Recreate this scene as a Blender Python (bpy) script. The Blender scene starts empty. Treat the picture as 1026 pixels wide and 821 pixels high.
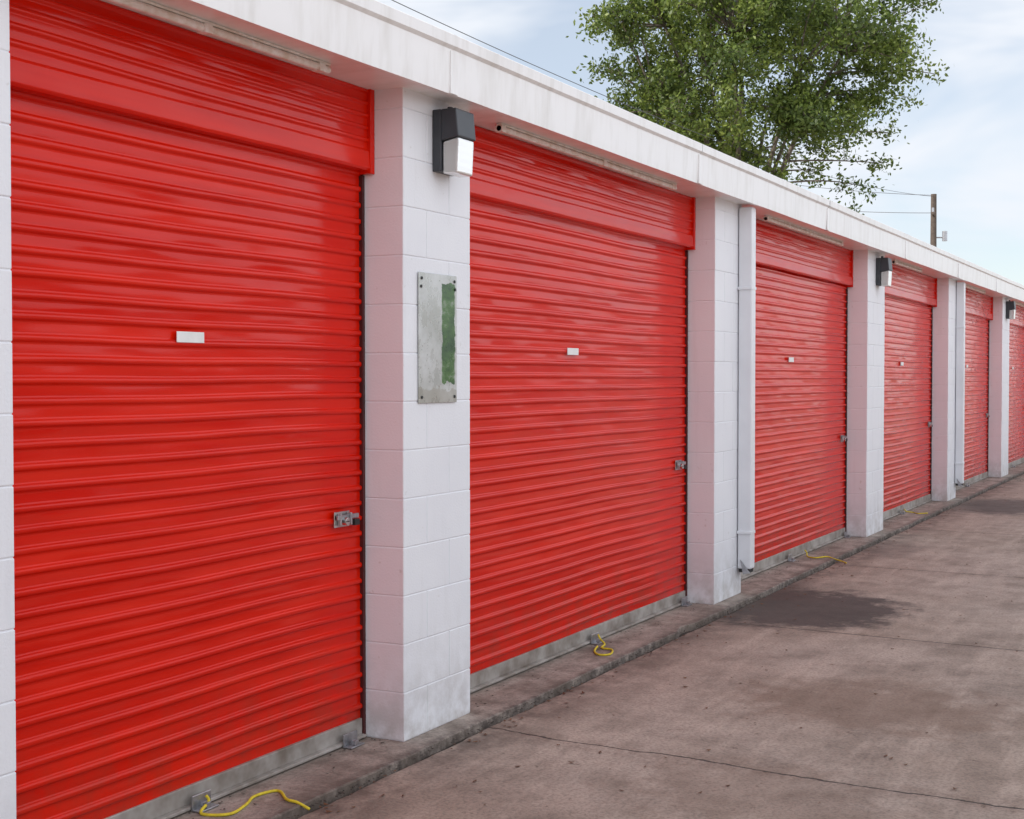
import bpy, math, random
import numpy as np
from mathutils import Vector, Matrix, noise as mnoise
random.seed(7); rng=np.random.default_rng(11)
S=bpy.context.scene
S.view_settings.view_transform='Standard'; S.view_settings.look='None'; S.view_settings.exposure=0
COL=S.collection
G=-.032   # height of the slab level relative to datum

# ---------------- node helper ----------------
class NT:
    def __init__(s,name):
        s.m=bpy.data.materials.new(name); s.m.use_nodes=True
        s.t=s.m.node_tree; s.b=s.t.nodes['Principled BSDF']; s._o=None
    def n(s,ty,**k):
        nd=s.t.nodes.new(ty)
        for a,v in k.items(): setattr(nd,a,v)
        return nd
    def l(s,a,b): s.t.links.new(a,b)
    def obj(s):
        if s._o is None: s._o=s.n('ShaderNodeTexCoord').outputs['Object']
        return s._o
    def mapping(s,scale=(1,1,1),loc=(0,0,0),src=None):
        m=s.n('ShaderNodeMapping'); m.inputs['Scale'].default_value=scale; m.inputs['Location'].default_value=loc
        s.l(src or s.obj(),m.inputs['Vector']); return m.outputs[0]
    def noise(s,sc,det=4,rough=.55,vec=None,dist=0):
        n=s.n('ShaderNodeTexNoise'); n.inputs['Scale'].default_value=sc; n.inputs['Detail'].default_value=det
        n.inputs['Roughness'].default_value=rough; n.inputs['Distortion'].default_value=dist
        s.l(vec or s.obj(),n.inputs['Vector']); return n.outputs['Fac']
    def ramp(s,fac,stops):
        r=s.n('ShaderNodeValToRGB'); e=r.color_ramp.elements
        while len(e)<len(stops): e.new(.5)
        for i,(p,c) in enumerate(stops):
            e[i].position=p; e[i].color=(c if len(c)==4 else (*c,1)) if isinstance(c,tuple) else (c,c,c,1)
        s.l(fac,r.inputs[0]); return r.outputs[0]
    def math(s,op,a,b=None,c=None,clamp=False):
        m=s.n('ShaderNodeMath',operation=op,use_clamp=clamp)
        for i,v in enumerate((a,b,c)):
            if v is None: continue
            if isinstance(v,(int,float)): m.inputs[i].default_value=v
            else: s.l(v,m.inputs[i])
        return m.outputs[0]
    def mix(s,f,a,b,mode='MIX'):
        m=s.n('ShaderNodeMix',data_type='RGBA',blend_type=mode)
        for i,v in ((0,f),(6,a),(7,b)):
            if isinstance(v,(int,float)): m.inputs[i].default_value=v
            elif isinstance(v,tuple): m.inputs[i].default_value=v if len(v)==4 else (*v,1)
            else: s.l(v,m.inputs[i])
        return m.outputs[2]
    def sep(s,src=None):
        n=s.n('ShaderNodeSeparateXYZ'); s.l(src or s.obj(),n.inputs[0]); return n.outputs
    def bump(s,h,strength=.3,dist=.01,prev=None):
        b=s.n('ShaderNodeBump'); b.inputs['Strength'].default_value=strength; b.inputs['Distance'].default_value=dist
        s.l(h,b.inputs['Height'])
        if prev is not None: s.l(prev,b.inputs['Normal'])
        return b.outputs[0]
    def set(s,**k):
        for a,v in k.items():
            i=s.b.inputs[a.replace('_',' ')]
            if isinstance(v,(int,float)): i.default_value=v
            elif isinstance(v,tuple): i.default_value=(*v,1) if len(v)==3 else v
            else: s.l(v,i)
        return s.m

# ---------------- materials ----------------
def mat_red():
    t=NT('red_painted_steel')
    b=t.noise(2.0,2,vec=t.mapping((.6,1,9)))
    c=t.mix(t.ramp(b,[(.35,0),(.75,1)]),(.62,.008,.001),(.74,.016,.003))
    zz=t.sep()[2]
    dirt=t.math('MULTIPLY',t.math('SUBTRACT',1,t.math('MULTIPLY',zz,2.0),clamp=True),t.ramp(t.noise(9,3),[(.38,0),(.68,.5)]))
    c=t.mix(dirt,c,(.20,.045,.025))
    r=t.ramp(b,[(.3,.12),(.75,.26)])
    n=t.bump(t.noise(3.2,1,vec=t.mapping((.8,1,3.5))),.6,.018)
    return t.set(Base_Color=c,Roughness=r,Normal=n,Specular_IOR_Level=.24)
def mat_block():
    t=NT('white_painted_block')
    a=t.noise(2.2,3); x,y,z=t.sep()
    c=t.mix(t.ramp(a,[(.3,0),(.75,1)]),(.79,.795,.83),(.84,.845,.87))
    low=t.math('SUBTRACT',1,t.math('MULTIPLY',z,1.7),clamp=True)
    m=t.noise(8,4,.65)
    d=t.math('MULTIPLY',t.math('POWER',low,2.2),t.ramp(m,[(.38,0),(.62,.6)]))
    c=t.mix(d,c,(.38,.34,.30))
    st=t.noise(3,4,.6,vec=t.mapping((5,5,.5)))
    c=t.mix(t.ramp(st,[(.56,0),(.80,.2)]),c,(.52,.50,.48))
    c=t.mix(t.ramp(t.noise(22,2,.6),[(.69,0),(.75,.35)]),c,(.5,.46,.42))
    n=t.bump(t.noise(110,1,.6),.22,.004); n=t.bump(m,.12,.01,n)
    return t.set(Base_Color=c,Roughness=.6,Normal=n)
def mat_mortar():
    t=NT('painted_mortar'); return t.set(Base_Color=(.77,.775,.81),Roughness=.7)
def mat_fascia():
    t=NT('fascia_metal')
    st=t.noise(4,3,.6,vec=t.mapping((3,1,.6)))
    c=t.mix(t.ramp(st,[(.46,0),(.80,.5)]),(.86,.845,.835),(.58,.55,.50))
    n=t.bump(t.noise(2.2,1,vec=t.mapping((1,1,2))),.25,.012)
    return t.set(Base_Color=c,Roughness=.34,Normal=n)
def simple(name,c,r=.5,metal=0,c2=None,sc=12):
    t=NT(name)
    f=t.noise(sc,3,.6)
    col=t.mix(t.ramp(f,[(.35,0),(.7,1)]),c,c2 or tuple(v*.7 for v in c))
    return t.set(Base_Color=col,Roughness=r,Metallic=metal)
def concrete(name,base,base2,drive):
    t=NT(name); x,y,z=t.sep()
    a=t.noise(.55,4,.6); c=t.mix(t.ramp(a,[(.38,0),(.62,1)]),base,base2)
    b=t.noise(2.6,6,.70); c=t.mix(t.ramp(b,[(.42,0),(.68,.8)]),c,tuple(v*.55 for v in base))
    str_=t.noise(3.0,4,.65,vec=t.mapping((.35,2.2,1))); c=t.mix(t.ramp(str_,[(.48,0),(.72,.6)]),c,(base2[0]*1.28,base2[1]*1.27,base2[2]*1.26))
    f=t.noise(70,2,.7); c=t.mix(t.ramp(f,[(.35,.40),(.56,0)]),c,(.10,.078,.068))
    f2=t.noise(15,5,.72); sp=t.ramp(f2,[(.63,0),(.69,.65)]); c=t.mix(sp,c,(.09,.055,.038))
    n=t.bump(f,.4,.005)
    rough=t.ramp(b,[(.3,.7),(.7,.9)])
    if drive:
        w0=t.noise(1.1,4,.6); warp=t.math('MULTIPLY',t.math('SUBTRACT',w0,.5),.16)
        wn=t.noise(5,4,.68)
        xs=t.math('SUBTRACT',x,t.math('MULTIPLY',y,.07))
        m=t.math('PINGPONG',t.math('ADD',xs,.55),1.5)
        m=t.math('ADD',m,t.math('MULTIPLY',t.math('GREATER_THAN',8,xs),1.0))
        j=t.math('LESS_THAN',t.math('ADD',m,t.math('MULTIPLY',warp,.06)),.0075)
        crx=t.math('ABSOLUTE',t.math('ADD',t.math('ADD',t.math('SUBTRACT',xs,5.42),warp),t.math('MULTIPLY',t.math('SUBTRACT',wn,.5),.05)))
        cr=t.math('LESS_THAN',t.math('SUBTRACT',crx,t.math('MULTIPLY',f2,.009)),.0018)
        allc=t.math('MAXIMUM',j,cr)
        halo=t.math('SUBTRACT',1,t.math('DIVIDE',crx,.14),clamp=True)
        halo2=t.math('SUBTRACT',1,t.math('DIVIDE',m,.12),clamp=True)
        h=t.math('MULTIPLY',t.math('MAXIMUM',halo,halo2),t.ramp(f2,[(.4,0),(.7,.6)]))
        c=t.mix(h,c,(.14,.085,.055))
        def stain(cx,cy,rx,ry,amt,col,c,k=.9,sh=2.2):
            dx=t.math('DIVIDE',t.math('SUBTRACT',x,cx),rx); dy=t.math('DIVIDE',t.math('SUBTRACT',y,cy),ry)
            d=t.math('SQRT',t.math('ADD',t.math('MULTIPLY',dx,dx),t.math('MULTIPLY',dy,dy)))
            d=t.math('ADD',d,t.math('MULTIPLY',t.math('SUBTRACT',wn,.5),k))
            s_=t.math('MULTIPLY',t.math('MULTIPLY',t.math('SUBTRACT',1.05,d),sh,clamp=True),amt)
            return t.mix(s_,c,col)
        c=stain(9.18,-.54,.86,.68,.90,(.045,.032,.028),c,1.2,3.4)
        c=stain(9.4,-.15,1.1,.28,.75,(.055,.042,.036),c,1.3)
        c=stain(17.5,-.7,1.3,.7,.80,(.055,.04,.036),c)
        c=stain(12.6,-.4,.7,.3,.35,(.10,.07,.06),c)
        c=stain(6.6,-1.6,.6,.7,.50,(.16,.092,.058),c,2.0)
        c=stain(5.0,-1.5,.5,.6,.35,(.17,.105,.07),c,2.0)
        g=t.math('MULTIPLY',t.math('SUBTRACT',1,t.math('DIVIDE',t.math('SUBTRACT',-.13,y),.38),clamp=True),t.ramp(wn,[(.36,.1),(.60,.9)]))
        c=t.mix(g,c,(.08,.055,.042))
        c=t.mix(t.math('MULTIPLY',allc,.9),c,(.025,.018,.015))
    else:
        g=t.math('MULTIPLY',t.math('SUBTRACT',1,t.math('DIVIDE',t.math('ADD',y,.12),.06),clamp=True),t.ramp(f2,[(.35,.15),(.6,.85)]))
        c=t.mix(g,c,(.05,.035,.03))
        c=t.mix(t.ramp(t.noise(5,4,.68),[(.44,0),(.64,.65)]),c,(.11,.08,.06))
    return t.set(Base_Color=c,Roughness=rough,Normal=n)
M_RED=mat_red(); M_BLK=mat_block(); M_MOR=mat_mortar(); M_FAS=mat_fascia()
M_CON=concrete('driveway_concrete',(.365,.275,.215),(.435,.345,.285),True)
M_SILL=concrete('sill_concrete',(.33,.26,.215),(.43,.365,.315),False)
M_DIRT=simple('joint_dirt',(.05,.035,.025),.95,c2=(.02,.016,.012),sc=20)
M_GND=simple('ground_dirt',(.26,.20,.15),.95,sc=.8,c2=(.19,.15,.11))
M_ALU=simple('bare_aluminium',(.44,.41,.38),.55,.2,(.20,.165,.135),7)
M_GALV=simple('galvanised_steel',(.5,.5,.52),.35,.8,(.3,.3,.32),30)
M_CHR=simple('chromed_steel',(.62,.61,.6),.2,.95,(.4,.38,.36),30)
M_BRONZE=simple('dark_bronze_housing',(.03,.034,.042),.42,0,(.045,.048,.055),8)
M_WHT=simple('white_enamel',(.88,.87,.85),.4,0,(.66,.58,.48),16)
M_DSP=simple('white_downspout_paint',(.82,.83,.86),.4,0,(.74,.75,.78),3)
M_GREYD=simple('grey_painted_steel',(.17,.17,.19),.4,0,(.12,.12,.14),3)  # doors of the added row, kept dark to deepen reflections
M_LBL=simple('white_label',(.84,.84,.82),.5,0,(.75,.75,.73),20)
M_ROPE=simple('yellow_rope_fibre',(.75,.60,.03),.7,0,(.55,.42,.02),60)
M_BLACK=simple('dark_rubber',(.02,.02,.02),.6)
M_WOOD=simple('weathered_pole_wood',(.13,.10,.08),.9,0,(.08,.06,.05),6)
M_WIRE=simple('cable_black',(.10,.10,.11),.6)
M_ROOF=simple('roof_sheet',(.55,.55,.54),.5,0,(.45,.45,.44),2)
M_GUIDE=simple('guide_rail_steel',(.09,.008,.008),.6,0,(.04,.006,.006),8)
t=NT('prismatic_glass'); M_LENS=t.set(Base_Color=(.72,.72,.70),Roughness=.22,Transmission_Weight=.45,Normal=t.bump(t.math('PINGPONG',t.math('MULTIPLY',t.sep()[2],60),1),.2,.002))
M_BARK=simple('bark',(.10,.08,.06),.9,0,(.20,.17,.14),6)
t=NT('leaves'); at=t.n('ShaderNodeAttribute',attribute_name='tone'); 
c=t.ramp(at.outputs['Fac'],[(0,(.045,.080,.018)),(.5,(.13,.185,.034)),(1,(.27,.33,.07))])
tr=t.n('ShaderNodeBsdfTranslucent'); t.l(c,tr.inputs[0]); t.set(Base_Color=c,Roughness=.5)
ms=t.n('ShaderNodeMixShader'); ms.inputs[0].default_value=.4; t.l(t.b.outputs[0],ms.inputs[1]); t.l(tr.outputs[0],ms.inputs[2])
t.l(ms.outputs[0],t.t.nodes['Material Output'].inputs[0]); M_LEAF=t.m
M_DEAD=simple('dead_leaf',(.16,.07,.03),.8,0,(.08,.035,.02),3)
t=NT('worn_plate_painted_reflection'); x,y,z=t.sep()
nn=t.noise(12,4,.65)
m1=t.math('ADD',x,t.math('MULTIPLY',t.math('SUBTRACT',nn,.5),.05))
g=t.math('MULTIPLY',t.math('GREATER_THAN',m1,5.262),t.math('LESS_THAN',m1,5.376))
g=t.math('MULTIPLY',g,t.math('GREATER_THAN',t.math('ADD',z,t.math('MULTIPLY',nn,.10)),1.54))
g=t.math('MULTIPLY',g,t.math('LESS_THAN',t.math('ADD',z,t.math('MULTIPLY',nn,.06)),1.955))
refl_col=t.ramp(t.noise(5,4,.7,vec=t.mapping((1,1,2))),[(.40,(.02,.07,.02)),(.58,(.07,.16,.04)),(.72,(.32,.36,.30))])  # green streak is a reflection painted into the plate's colour
c=t.mix(t.ramp(t.noise(6,4,.7),[(.4,0),(.65,1)]),(.42,.43,.40),(.60,.61,.60))
low=t.math('MULTIPLY',t.math('LESS_THAN',t.math('ADD',z,t.math('MULTIPLY',nn,.12)),1.53),.5)
c=t.mix(low,c,(.34,.31,.25)); c=t.mix(g,c,refl_col)
M_PLATE=t.set(Base_Color=c,Metallic=t.math('SUBTRACT',.3,t.math('MULTIPLY',g,.25)),Roughness=t.ramp(nn,[(.3,.18),(.7,.40)]))

# ---------------- mesh helpers ----------------
class MB:
    def __init__(s): s.v=[];s.f=[]
    def add(s,vs,fs):
        o=len(s.v); s.v+= [tuple(p) for p in vs]; s.f+=[tuple(i+o for i in f) for f in fs]
    def box(s,x0,x1,y0,y1,z0,z1):
        s.add([(x0,y0,z0),(x1,y0,z0),(x1,y1,z0),(x0,y1,z0),(x0,y0,z1),(x1,y0,z1),(x1,y1,z1),(x0,y1,z1)],
              [(0,3,2,1),(4,5,6,7),(0,1,5,4),(1,2,6,5),(2,3,7,6),(3,0,4,7)])
    def tube(s,pts,rad,n=8):
        pts=[Vector(p) for p in pts]
        if isinstance(rad,(int,float)): rad=[rad]*len(pts)
        up=Vector((.13,.21,.97)); vs=[];fs=[]
        for i,p in enumerate(pts):
            d=(pts[min(i+1,len(pts)-1)]-pts[max(i-1,0)]).normalized()
            a=d.cross(up)
            if a.length<.05: a=d.cross(Vector((1,0,0)))
            a.normalize(); b=d.cross(a)
            for k in range(n):
                th=2*math.pi*k/n; vs.append(p+(a*math.cos(th)+b*math.sin(th))*rad[i])
        for i in range(len(pts)-1):
            for k in range(n):
                k2=(k+1)%n; fs.append((i*n+k,i*n+k2,(i+1)*n+k2,(i+1)*n+k))
        fs.append(tuple(range(n-1,-1,-1))); fs.append(tuple(range((len(pts)-1)*n,len(pts)*n)))
        s.add(vs,fs)
    def make(s,name,mat,parent=None,bevel=0,smooth=False,seg=2):
        me=bpy.data.meshes.new(name); me.from_pydata(s.v,[],s.f); me.update()
        o=bpy.data.objects.new(name,me); COL.objects.link(o); me.materials.append(mat)
        if smooth: me.polygons.foreach_set('use_smooth',[True]*len(me.polygons))
        if bevel:
            b=o.modifiers.new('bevel','BEVEL'); b.width=bevel; b.segments=seg; b.limit_method='ANGLE'
        if parent: 
            o.parent=parent; o.matrix_parent_inverse=Matrix.Translation(parent.location).inverted()
        return o
def empty(name,loc=(0,0,0),parent=None):
    e=bpy.data.objects.new(name,None); COL.objects.link(e); e.location=loc; e.empty_display_size=.3
    if parent: e.parent=parent; e.matrix_parent_inverse=Matrix.Translation(parent.location).inverted()
    return e
def extrude_x(prof,xs,closed=False):
    vs=[];fs=[];n=len(prof)
    for x in xs:
        for (y,z) in prof: vs.append((x,y,z))
    for i in range(len(xs)-1):
        for k in range(n if closed else n-1):
            k2=(k+1)%n; fs.append((i*n+k,(i+1)*n+k,(i+1)*n+k2,i*n+k2))
    if closed: fs.append(tuple(range(n))); fs.append(tuple((len(xs)-1)*n+k for k in range(n-1,-1,-1)))
    return vs,fs

# ---------------- ground ----------------
g=MB(); g.add([(-1500,-1500,G-.04),(1500,-1500,G-.04),(1500,1500,G-.04),(-1500,1500,G-.04)],[(0,1,2,3)]); g.make('ground',M_GND)
d=MB()
xs=np.arange(-12,62,.07); e=[(x,-.150+.014*mnoise.noise((x*2.1,0,0))+.010*mnoise.noise((x*11,3,0))) for x in xs]
vs=[];fs=[]
for x,y in e: vs+= [(x,y-.008,G-.012),(x,y-.014,G),(x,-1.2,G),(x,-11.55,G)]
for i in range(len(e)-1):
    for k in range(3): a=i*4+k; fs.append((a,a+1,a+5,a+4))
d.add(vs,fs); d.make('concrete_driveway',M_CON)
j=MB(); j.add([(-12,-.3,G-.02),(61.9,-.3,G-.02),(61.9,.1,G-.02),(-12,.1,G-.02)],[(0,1,2,3)]); j.make('joint_dirt',M_DIRT)
sl=MB(); vs=[];fs=[]
for x in xs:
    yy=-.122+.010*mnoise.noise((x*1.6,7,0))+.006*mnoise.noise((x*9,1,4))+.09*max(0,mnoise.noise((x*2.3,9,2))-.30)
    zt=G+.022
    vs+=[(x,yy-.003,G-.02),(x,yy,G+.017),(x,yy+.007,zt),(x,.05,G+.024),(x,.5,G+.024)]
for i in range(len(xs)-1):
    for k in range(4): a=i*5+k; fs.append((a,a+5,a+6,a+1))
sl.add(vs,fs); sl.make('concrete_sill',M_SILL)

# ---------------- building ----------------
PIERS=[(-1.6,-.98),(2.29,2.863),(4.955,5.529),(8.898,9.476),(13.30,14.03),(17.57,18.16),(22.1,22.85),(26.6,27.2),(31.0,31.6),(35.4,36.0),(39.8,40.4)]
B=empty('added_storage_row',(20,3,0))
SOF=2.712; X0,X1=-1.6,40.4; BY=6.6
for pi,(a,b) in enumerate(PIERS):
    m=MB(); core=MB(); hc=.203; z=G+.024; k=0; W=b-a; gp=.0014
    core.box(a+.003,b-.003,.003,.40,G+.02,SOF+.02)
    while z<SOF:
        zt=min(z+hc,SOF+.015)
        cut=a+W*(1/3 if k%2==0 else 2/3)
        for (p,q,lo,ro) in ((a,cut,0,gp),(cut,b,gp,0)):
            jx=random.uniform(-.001,.001)
            m.box(p+lo,q-ro,jx,.40,z+gp,zt-gp)
        z+=hc;k+=1
    m.make('block_pier',M_BLK,B,bevel=.0035,seg=2); core.make('pier_mortar',M_MOR,B)
m=MB(); m.box(X0,X1,-.14,.62,SOF,SOF+.02); m.make('soffit',M_FAS,B)
m=MB(); secs=[X0-.1]+[2.05+3.055*i for i in range(0,13)]+[X1+.1]
prof=[(-.125,SOF-.005),(-.125,SOF-.018),(-.150,SOF-.018),(-.152,SOF+.02),(-.156,SOF+.165),(-.170,SOF+.178),(-.172,SOF+.222),(-.160,SOF+.230),(-.05,SOF+.232),(-.05,SOF+.2)]
for a,b in zip(secs[:-1],secs[1:]):
    n=10; xx=np.linspace(a+.0015,b-.0015,n); off=random.uniform(-.0015,.0015)
    vs,fs=extrude_x([(y+off,z+off) for y,z in prof],xx)
    vs=[(x,y+.003*mnoise.noise((x*1.3,z*4,2)),z+.002*mnoise.noise((x*.9,5,2))) for x,y,z in vs]
    m.add(vs,[f[::-1] for f in fs])
o=m.make('fascia',M_FAS,B)
m=MB()
for s_ in secs[1:-1]:
    m.box(s_-.03,s_+.03,-.1605,-.1525,SOF-.016,SOF+.16)
m.make('fascia_joint_cover',M_FAS,B)
m=MB(); m.add([(X0,-.06,SOF+.215),(X1,-.06,SOF+.215),(X1,BY,SOF+.16),(X0,BY,SOF+.16)],[(0,1,2,3)]); m.box(X0,X1,.64,BY-.2,SOF+.03,SOF+.1); m.make('roof',M_ROOF,B)
m=MB(); m.box(X0,X0+.2,.41,BY,-.1,SOF); m.box(X1-.2,X1,.41,BY,-.1,SOF); m.box(X0+.2,X1-.2,BY-.2,BY,-.1,SOF); m.make('end_and_rear_walls',M_BLK,B)
m=MB(); m.box(X0+.2,X1-.2,.45,.47,-.1,SOF-.01); m.make('interior_backing',M_BLACK,B)

def curtain(a,b,z0,z1,y0,pitch=.066,h=.011,xn=34,seed=0,amp=.006):
    pr=[]
    z=z0
    sh=[(0,0),(.08,0),(.28,.10),(.48,0),(.58,0),(.62,.22),(.68,.85),(.74,1),(.86,1),(.92,.85),(.97,.22)]
    rr=random.Random(int(seed*10)+3)
    while z<z1:
        pp=pitch*rr.uniform(.95,1.05); hh2=h*rr.uniform(.88,1.1)
        for f,hh in sh:
            zz=z+f*pp
            if zz<=z1: pr.append((y0-hh*hh2,zz))
        z+=pp
    xs=np.linspace(a,b,xn)
    vs,fs=extrude_x(pr,xs)
    if amp: vs=[(x,y+amp*min(1,(b-x)*4)*mnoise.noise((x*1.1+seed,z*1.4,seed*3.1))+.002*min(1,(b-x)*6)*mnoise.noise((x*4,z*6,seed)),z+.005*mnoise.noise((x*1.3,z*.6,seed+9))) for x,y,z in vs]
    return vs,fs
def latch(px,z,yf,parent):
    m=MB(); m.box(px-.075,px+.035,yf-.004,yf,z-.032,z+.032)
    m.make('latch_plate',M_CHR,parent,bevel=.002)
    m=MB(); m.box(px-.07,px+.085,yf-.018,yf-.008,z-.002,z+.018); m.box(px+.01,px+.022,yf-.028,yf-.004,z-.026,z+.026); m.box(px-.055,px-.045,yf-.022,yf-.004,z-.024,z+.024)
    m.make('latch_bolt',M_GALV,parent,bevel=.003)
    m=MB(); m.tube([(px-.02,yf-.004,z-.008),(px-.02,yf-.034,z-.008)],.017,14); m.make('lock_cylinder',M_CHR,parent,bevel=.002)
    m=MB(); m.box(px+.04,px+.075,yf-.028,yf-.012,z-.030,z-.004); m.box(px-.035,px-.008,yf-.036,yf-.034,z-.010,z-.006)
    m.make('padlock',M_BLACK,parent,bevel=.0015)
YC=.205; YH=.142; ZH=2.375
for i in range(len(PIERS)-1):
    a=PIERS[i][1]; b=PIERS[i+1][0]; cx=(a+b)/2
    D=empty('roll_up_door',(cx,YC,0),B)
    zb=G+.03
    vs,fs=curtain(a+.018,b-.013,zb+.075,ZH+.06,YC,seed=i*1.7)
    m=MB(); m.add(vs,fs); m.make('curtain',M_RED,D,smooth=True)
    m=MB(); vs,fs=curtain(a+.02,b-.012,ZH+.085,SOF+.01,YH+.012,pitch=.050,h=.008,seed=i+40,amp=.002); m.add(vs,fs); m.make('header_panel',M_RED,D,smooth=True)
    m=MB(); pf=[(YH+.06,ZH),(YH+.004,ZH),(YH-.004,ZH+.01),(YH,ZH+.078),(YH+.008,ZH+.088),(YH+.06,ZH+.088)]
    vs,fs=extrude_x(pf,np.linspace(a+.004,b-.014,12),closed=True)
    vs=[(x,y+.002*mnoise.noise((x*1.3,2,i)),z+.003*mnoise.noise((x*.8,7,i))) for x,y,z in vs]; m.add(vs,fs)
    m.box(b-.034,b-.003,YH-.006,YC+.01,ZH-.012,SOF+.004); m.make('header_lip',M_RED,D,bevel=.002)
    m=MB(); m.box(b-.019,b-.0015,YC-.0175,YC+.06,zb,ZH-.014); m.box(a+.0015,a+.03,YC-.026,YC-.016,zb,ZH-.002); m.make('guide_rail',M_GUIDE,D,bevel=.001)
    m=MB(); m.box(a+.032,b-.021,YC-.012,YC+.012,zb+.012,zb+.078); m.box(a+.032,b-.021,YC-.034,YC+.012,zb,zb+.0125); m.make('bottom_bar',M_ALU,D,bevel=.003)
    m=MB(); m.box(a+.032,b-.021,YC-.008,YC+.02,zb-.01,zb+.002); m.make('bottom_seal',M_BLACK,D)
    lx={1:3.845,2:7.05}.get(i,cx)
    m=MB(); m.box(lx-.072,lx+.072,YC-.0175,YC-.014,1.637,1.675); m.make('unit_label',M_LBL,D,bevel=.001)
    latch(b-.155,.932,YC-.013,D)
    bx=(3.86 if i==1 else 7.30 if i==2 else cx-.1)
    m=MB()
    for q in ([bx,4.80] if i==1 else [bx,b-.12] if i<4 else [bx]):
        m.box(q-.05,q+.05,.125,.170,zb-.004,zb+.002); m.box(q-.05,q+.05,.162,.168,zb+.002,zb+.05); m.box(q-.012,q+.012,.13,.15,zb+.002,zb+.022)
    m.make('floor_bracket',M_GALV,D,bevel=.002)
    s0,s1={0:(-.5,1.8),1:(2.95,4.45),2:(5.85,8.2),3:(10.1,12.4)}.get(i,(a+.5,b-1.6))
    m=MB(); m.box(s0,s1,.010,.036,SOF-.010,SOF-.001)
    m.tube([(s0,.022,SOF-.025),(s1,.022,SOF-.025)],.015,10)
    for q in (s0+.02,s0+(s1-s0)*.52,s1-.06): m.box(q-.02,q+.02,.004,.042,SOF-.042,SOF-.011)
    m.make('soffit_strip_light',M_WHT,D,bevel=.002)

def downspout(x1):
    m=MB(); x0=x1-.095; o=empty('downspout',(x1-.05,-.05,1.4))
    m.box(x0,x1,-.102,-.006,.175,SOF-.02); m.make('pipe',M_DSP,o,bevel=.010,seg=3)
    m=MB()
    for z in (.42,2.12): m.box(x0-.010,x1+.003,-.1045,-.002,z,z+.020)
    m.make('strap',M_DSP,o,bevel=.002)
    m=MB(); m.box(x0+.008,x1-.008,-.094,-.014,.150,.176); m.make('outlet_opening',M_BLACK,o,bevel=.003)
    m=MB(); m.add([(x0-.004,-.03,.24),(x0-.004,-.10,.15),(x0-.004,-.05,.14),(x0-.012,-.03,.24),(x0-.012,-.10,.15),(x0-.012,-.05,.14)],[(0,1,2),(5,4,3),(0,3,4,1),(1,4,5,2),(2,5,3,0)]); m.make('bracket',M_GALV,o)
for k in (3,5,7,9): downspout(PIERS[k][1]-.004)

def lamp(x0):
    o=empty('wall_lamp',(x0+.08,-.06,2.53)); x1=x0+.16; zb=2.385; zt=2.66
    m=MB(); m.box(x0,x1,-.045,-.002,zb+.01,zt)
    m.add([(x0,-.045,2.525),(x1,-.045,2.525),(x1,-.130,2.54),(x0,-.130,2.54),(x0,-.045,zt),(x1,-.045,zt),(x1,-.118,zt),(x0,-.118,zt)],
          [(0,3,2,1),(4,5,6,7),(0,1,5,4),(1,2,6,5),(2,3,7,6),(3,0,4,7)]); m.make('housing',M_BRONZE,o,bevel=.005)
    m=MB(); m.add([(x0+.008,-.048,zb),(x1-.008,-.048,zb),(x1-.008,-.118,zb),(x0+.008,-.118,zb),(x0+.008,-.048,2.523),(x1-.008,-.048,2.523),(x1-.008,-.126,2.538),(x0+.008,-.126,2.538)],
          [(0,3,2,1),(4,5,6,7),(0,1,5,4),(1,2,6,5),(2,3,7,6),(3,0,4,7)]); m.make('glass_refractor',M_LENS,o,bevel=.010,seg=3)
    m=MB(); m.box(x0+.002,x1-.002,-.047,-.044,zb+.012,zb+.03);m.tube([(x0+.08,-.045,zt+.0),(x0+.08,-.045,zt+.02)],.012,8); m.make('photocell',M_BRONZE,o)
for x in (5.19,13.62,22.42,31.2): lamp(x)

o=empty('metal_cover_plate',(5.23,-.01,1.68))
m=MB(); m.box(5.067,5.392,-.008,-.0035,1.405,1.960); m.make('plate',M_PLATE,o,bevel=.0015)
m=MB()
for px,pz in ((5.09,1.43),(5.37,1.43),(5.085,1.90),(5.375,1.90),(5.09,1.935),(5.37,1.935)): m.tube([(px,-.008,pz),(px,-.012,pz)],.007,10)
m.make('screws',M_BLACK,o,bevel=.001)

def rope(pts):
    P=[Vector(p)+Vector((0,0,G)) for p in pts]; out=[]
    for i in range(len(P)-1):
        p0=P[max(i-1,0)];p1=P[i];p2=P[i+1];p3=P[min(i+2,len(P)-1)]
        for t_ in np.linspace(0,1,8,endpoint=False):
            out.append(.5*((2*p1)+(p2-p0)*t_+(2*p0-5*p1+4*p2-p3)*t_**2+(3*p1-p0-3*p2+p3)*t_**3))
    out.append(P[-1])
    m=MB(); m.tube(out,.0055,8); return m.make('yellow_rope',M_ROPE,smooth=True)
zt=.030
rope([(3.87,.152,.07),(3.87,.14,.05),(3.80,.115,zt),(3.84,.025,zt),(3.95,.04,zt),(4.05,.075,zt),(4.14,.04,zt),(4.07,-.05,zt),(4.065,-.10,.027),(4.07,-.15,.008)])
rope([(7.32,.152,.07),(7.30,.13,.05),(7.27,.09,zt),(7.16,.06,zt),(7.14,-.01,zt),(7.02,-.05,zt),(6.98,0,zt),(7.06,.06,zt),(7.19,.10,zt)])
rope([(11.7,.152,.07),(11.68,.13,.05),(11.6,.10,zt),(11.55,.02,zt),(11.66,-.05,zt),(11.62,-.12,.02),(11.58,-.2,.008),(11.5,-.25,.008)])
rope([(15.8,.152,.07),(15.78,.13,.05),(15.9,.08,zt),(15.8,0,zt),(15.9,-.08,zt)])

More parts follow.
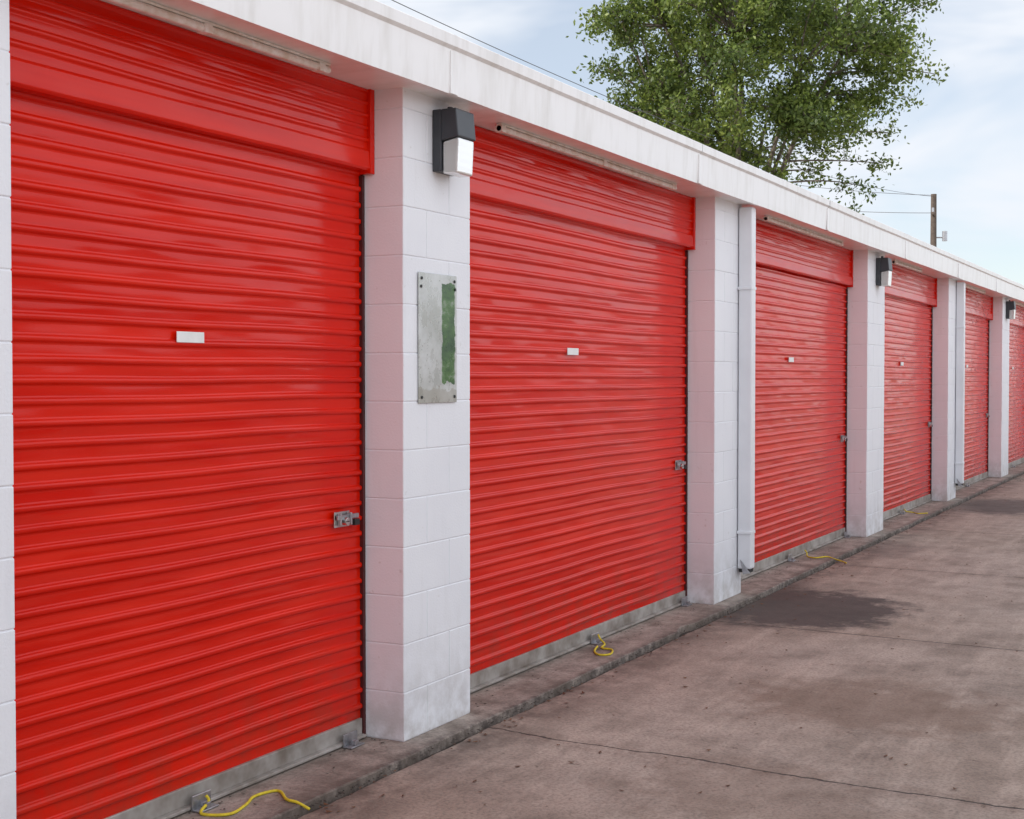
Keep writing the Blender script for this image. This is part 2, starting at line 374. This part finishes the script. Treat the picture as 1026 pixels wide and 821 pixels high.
def litter(n,fn,size,name,mat):
    V=[];F=[]
    for i in range(n):
        x,y,z=fn(); s_=size*random.uniform(.5,1.3); th=random.uniform(0,6.28); c,s2=math.cos(th),math.sin(th)
        cu=random.uniform(.1,.5)*s_
        for (u,v,w) in ((-1,0,cu),(-.2,-.5,0),(1,0,cu*.6),(-.1,.5,cu*.3)):
            V.append((x+(u*c-v*s2)*s_,y+(u*s2+v*c)*s_,z+w+G))
        F.append((i*4,i*4+1,i*4+2,i*4+3))
    m=MB(); m.add(V,F); return m.make(name,mat)
def f1():
    if random.random()<.40: return random.uniform(3,26),-.155-abs(random.gauss(0,.06)),.003
    return random.uniform(4,30),-.16-abs(random.gauss(0,1.6)),.003
litter(800,f1,.013,'fallen_leaves',M_DEAD)
def f2():
    x=random.uniform(2.9,26)
    if random.random()<.3: return x,random.uniform(.0,.17),.027
    return x,-.140+random.gauss(0,.016),.004
litter(1900,f2,.008,'fallen_leaves',M_DIRT)

# ---------------- added unseen row across the driveway, blocks low sky and shapes door reflections ----------------
ADDED_ROW=empty('added_storage_row',(20,-14,0)); yo=-11.6
m=MB(); dm=MB(); x=-9.0
while x<48:
    m.box(x,x+.6,yo-.4,yo,-.1,SOF); vs,fs=curtain(x+.6,x+4.2,.05,2.45,0,pitch=.10,h=.010,xn=2,amp=0)
    dm.add([(vx,yo-.2-vy,vz) for vx,vy,vz in vs],[f[::-1] for f in fs]); m.box(x+.6,x+4.2,yo-.4,yo-.15,2.45,SOF); x+=4.2
m.box(-9,48.6,yo-6,yo-.41,-.1,SOF); m.make('added_row_piers_and_walls',M_BLK,ADDED_ROW); dm.make('added_row_doors',M_GREYD,ADDED_ROW)
m=MB(); m.box(-9.1,48.7,yo-6.1,yo+.15,SOF+.003,SOF+.24); m.make('added_row_roof_and_fascia',M_FAS,ADDED_ROW,bevel=.01)

# ---------------- tree ----------------
random.seed(7); rng=np.random.default_rng(11)
T=empty('leafy_tree',(38.8,9.6,0))
fw=Vector((.8896,.4569,0)); rt=Vector((.4569,-.8896,0))
base=Vector((38.8,9.6,-.1)); cc=Vector((38.8,9.3,10.7))-rt*.10
def bez(p0,p1,p2,n=8):
    return [p0*(1-t_)**2+p1*2*t_*(1-t_)+p2*t_**2 for t_ in np.linspace(0,1,n)]
br=MB(); fork=base+Vector((.15,-.1,3.6))
br.tube(bez(base,base+Vector((-.1,.1,1.8)),fork),[.42,.36,.33,.31,.29,.28,.27,.27],10)
mains=[]
for k in range(9):
    th=k*2.4; r=random.uniform(2.0,3.4); zz=random.uniform(9.0,13.0)
    e_=Vector((cc.x+math.cos(th)*r,cc.y+math.sin(th)*r,zz))
    p=bez(fork,fork+Vector((math.cos(th)*r*.3,math.sin(th)*r*.3,(zz-3.6)*.6)),e_,12)
    br.tube(p,list(np.linspace(.12,.03,12)),7); mains.append(p)
clumps=[]
tries=0
while len(clumps)<205 and tries<12000:
    tries+=1
    v=Vector((random.gauss(0,1),random.gauss(0,1),random.gauss(0,1))).normalized()*random.uniform(.2,1)**.45
    w=1.0 if v.z>-.2 else 1.0+.25*v.z
    q=cc+Vector((v.x*4.4*w,v.y*4.4*w,v.z*4.5))
    ln=mnoise.noise(q*.55+Vector((3.3,1.7,.4)))
    side=(q-cc).dot(rt)
    if ln<(-.14 if side<1.0 else -.03): continue
    if any((q-c_[0]).length<.55 for c_ in clumps): continue
    clumps.append((q,random.uniform(.36,.72)))
for (a_,zz) in ((5.0,10.6),(5.3,10.0),(4.9,11.9),(4.4,8.6),(3.9,7.6),(3.3,6.8),(2.9,6.2),(5.1,12.4),(4.7,9.6),(-4.4,11.6),(-4.3,12.6),(-4.1,10.4)):
    clumps.append((cc+rt*a_+fw*random.uniform(-1,1)+Vector((0,0,zz-cc.z)),.36))
LV=[];LT=[]
for q,r in clumps:
    mn=min(mains,key=lambda p:min((a_-q).length for a_ in p))
    st=min(mn[3:],key=lambda a_:(a_-q).length+max(0,a_.z-q.z)*.8)
    mid=(st+q)/2+Vector((random.uniform(-.3,.3),random.uniform(-.3,.3),random.uniform(0,.5)))
    pp=bez(st,mid,q,7); br.tube(pp,list(np.linspace(.035,.010,7)),5)
    tw=[]
    for k in range(7):
        dv=Vector((random.gauss(0,1),random.gauss(0,1),random.gauss(0,.8))).normalized()*r*random.uniform(.9,1.7)
        s0=pp[random.choice((4,5,6))]; tp=s0+dv; tw.append((s0,tp)); br.tube([s0,(s0+tp)/2+Vector((0,0,.08)),tp],[.010,.007,.003],4)
    nl=int(480*(r/.6)**2)
    tone=random.uniform(-.2,.2)
    P=np.zeros((nl,3))
    for i in range(nl):
        if random.random()<.70:
            s0,tp=random.choice(tw); p_=s0.lerp(tp,random.random()**.7)+Vector(rng.normal(0,.11,3))
        else: p_=q+Vector(rng.normal(0,1,3)*np.array([r*.6,r*.6,r*.45]))
        P[i]=p_
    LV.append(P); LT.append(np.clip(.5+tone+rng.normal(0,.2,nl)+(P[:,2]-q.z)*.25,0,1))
P=np.vstack(LV); TN=np.concatenate(LT); N=len(P)
a=rng.normal(size=(N,3)); a/=np.linalg.norm(a,axis=1)[:,None]
b=rng.normal(size=(N,3)); b-= (b*a).sum(1)[:,None]*a; b/=np.linalg.norm(b,axis=1)[:,None]
L=rng.uniform(.050,.090,N)[:,None]; Wd=L*rng.uniform(.40,.58,N)[:,None]
V=np.stack([P-a*L,P+b*Wd,P+a*L,P-b*Wd],1).reshape(-1,3)
me=bpy.data.meshes.new('foliage'); me.from_pydata(V.tolist(),[],np.arange(4*N).reshape(-1,4).tolist())
at=me.attributes.new('tone','FLOAT','FACE'); at.data.foreach_set('value',TN.astype(np.float32))
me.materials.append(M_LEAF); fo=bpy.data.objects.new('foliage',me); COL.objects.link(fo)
fo.parent=T; fo.matrix_parent_inverse=Matrix.Translation(T.location).inverted()
br.make('trunk_and_branches',M_BARK,T,smooth=True)

# ---------------- utility poles & wires ----------------
def upole(x,y,h,arm=True):
    o=empty('utility_pole',(x,y,0)); m=MB(); m.tube([(x,y,-.1),(x,y,h)],[.17,.12],12)
    if arm:
        c_=Vector((x,y,h-.9)); q1=c_+fw*.8+rt*.28; q2=c_-fw*.8-rt*.28; m.tube([q1,q2],.065,6)
    m.make('pole',M_WOOD,o)
    m=MB()
    if arm:
        for s_ in (-.7,.7):
            p_=c_+(fw+rt*.35)*s_; m.tube([p_+Vector((0,0,.05)),p_+Vector((0,0,.24))],.05,8)
        p_=Vector((x,y,h-2.0))+rt*.48; m.tube([p_,p_+Vector((0,0,.42))],.11,12)
        m.tube([Vector((x,y,h-1.85)),p_+Vector((0,0,.15))],.03,6)
    else: m.tube([(x,y,h),(x,y,h+.15)],.05,8)
    m.make('insulators_and_transformer',M_GALV,o)
upole(16.1,9.8,8.0,False); upole(61.6,8.3,9.3); upole(71.3,22.3,12.8)
w=MB()
def wire(p,q,sag,r=.012):
    p=Vector(p);q=Vector(q); w.tube([p.lerp(q,t_)-Vector((0,0,4*sag*t_*(1-t_))) for t_ in np.linspace(0,1,40)],r,5)
wire((16.1,9.8,8.05),(61.6,8.3,9.2),.77,.008)
wire((61.6,8.3,9.25),(71.3,22.3,12.6),.25,.012)
wire((61.6,8.3,8.5),(71.3,22.3,11.2),.25,.012)
w.make('overhead_wires',M_WIRE)

# ---------------- light: sun behind the units, from the left ----------------
sd=Vector((-.62,.50,.60)).normalized(); el=math.asin(sd.z); az=math.atan2(sd.x,sd.y)
L_=bpy.data.lights.new('sun','SUN'); L_.energy=4.8; L_.angle=math.radians(.6); L_.color=(1,.95,.88)
lo=bpy.data.objects.new('sun',L_); COL.objects.link(lo); lo.rotation_euler=sd.to_track_quat('Z','Y').to_euler(); lo.location=(0,10,20)
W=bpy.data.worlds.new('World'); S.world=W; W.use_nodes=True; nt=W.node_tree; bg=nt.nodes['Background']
sk=nt.nodes.new('ShaderNodeTexSky'); sk.sky_type='NISHITA'; sk.sun_disc=False; sk.sun_elevation=el; sk.sun_rotation=az; sk.dust_density=.4; sk.air_density=1.0; sk.ozone_density=1.5
tc=nt.nodes.new('ShaderNodeTexCoord'); mp=nt.nodes.new('ShaderNodeMapping'); mp.inputs['Scale'].default_value=(1.0,1.0,3.2); mp.inputs['Location'].default_value=(.3,.1,.0)
nt.links.new(tc.outputs['Generated'],mp.inputs[0])
nz=nt.nodes.new('ShaderNodeTexNoise'); nz.inputs['Scale'].default_value=3.2; nz.inputs['Detail'].default_value=4; nz.inputs['Roughness'].default_value=.55; nz.inputs['Distortion'].default_value=.4
nt.links.new(mp.outputs[0],nz.inputs['Vector'])
rp=nt.nodes.new('ShaderNodeValToRGB'); rp.color_ramp.elements[0].position=.40; rp.color_ramp.elements[0].color=(.48,.48,.48,1); rp.color_ramp.elements[1].position=.58; rp.color_ramp.elements[1].color=(.97,.97,.97,1)
nt.links.new(nz.outputs['Fac'],rp.inputs[0])
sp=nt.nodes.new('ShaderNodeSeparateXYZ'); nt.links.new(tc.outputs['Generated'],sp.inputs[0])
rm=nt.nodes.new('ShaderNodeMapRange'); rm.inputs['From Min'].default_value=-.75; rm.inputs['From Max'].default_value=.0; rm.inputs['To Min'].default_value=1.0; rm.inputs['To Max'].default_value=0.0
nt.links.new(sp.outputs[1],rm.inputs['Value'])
cl=nt.nodes.new('ShaderNodeMix'); cl.data_type='RGBA'; cl.inputs[6].default_value=(6.4,6.7,7.2,1); cl.inputs[7].default_value=(13.0,13.4,14.2,1)  # cloud brightness raised on the driveway side, added to light the shaded fronts
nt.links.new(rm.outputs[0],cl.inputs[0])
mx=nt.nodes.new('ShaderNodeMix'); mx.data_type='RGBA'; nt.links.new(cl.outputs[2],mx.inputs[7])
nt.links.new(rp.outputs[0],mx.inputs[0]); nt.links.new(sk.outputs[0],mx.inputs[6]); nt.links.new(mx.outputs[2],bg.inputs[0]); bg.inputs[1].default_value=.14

# ---------------- camera ----------------
cam=bpy.data.cameras.new('camera'); co=bpy.data.objects.new('camera',cam); COL.objects.link(co); S.camera=co
cam.lens=1400/1026*36; cam.sensor_width=36; cam.clip_end=5000; cam.clip_start=.05
co.location=(0,-3.052,1.52)
p=math.atan(33.5/1400); yaw=math.atan2(.4569,.8896)-math.pi/2
co.rotation_euler=(math.pi/2-p,0,yaw)
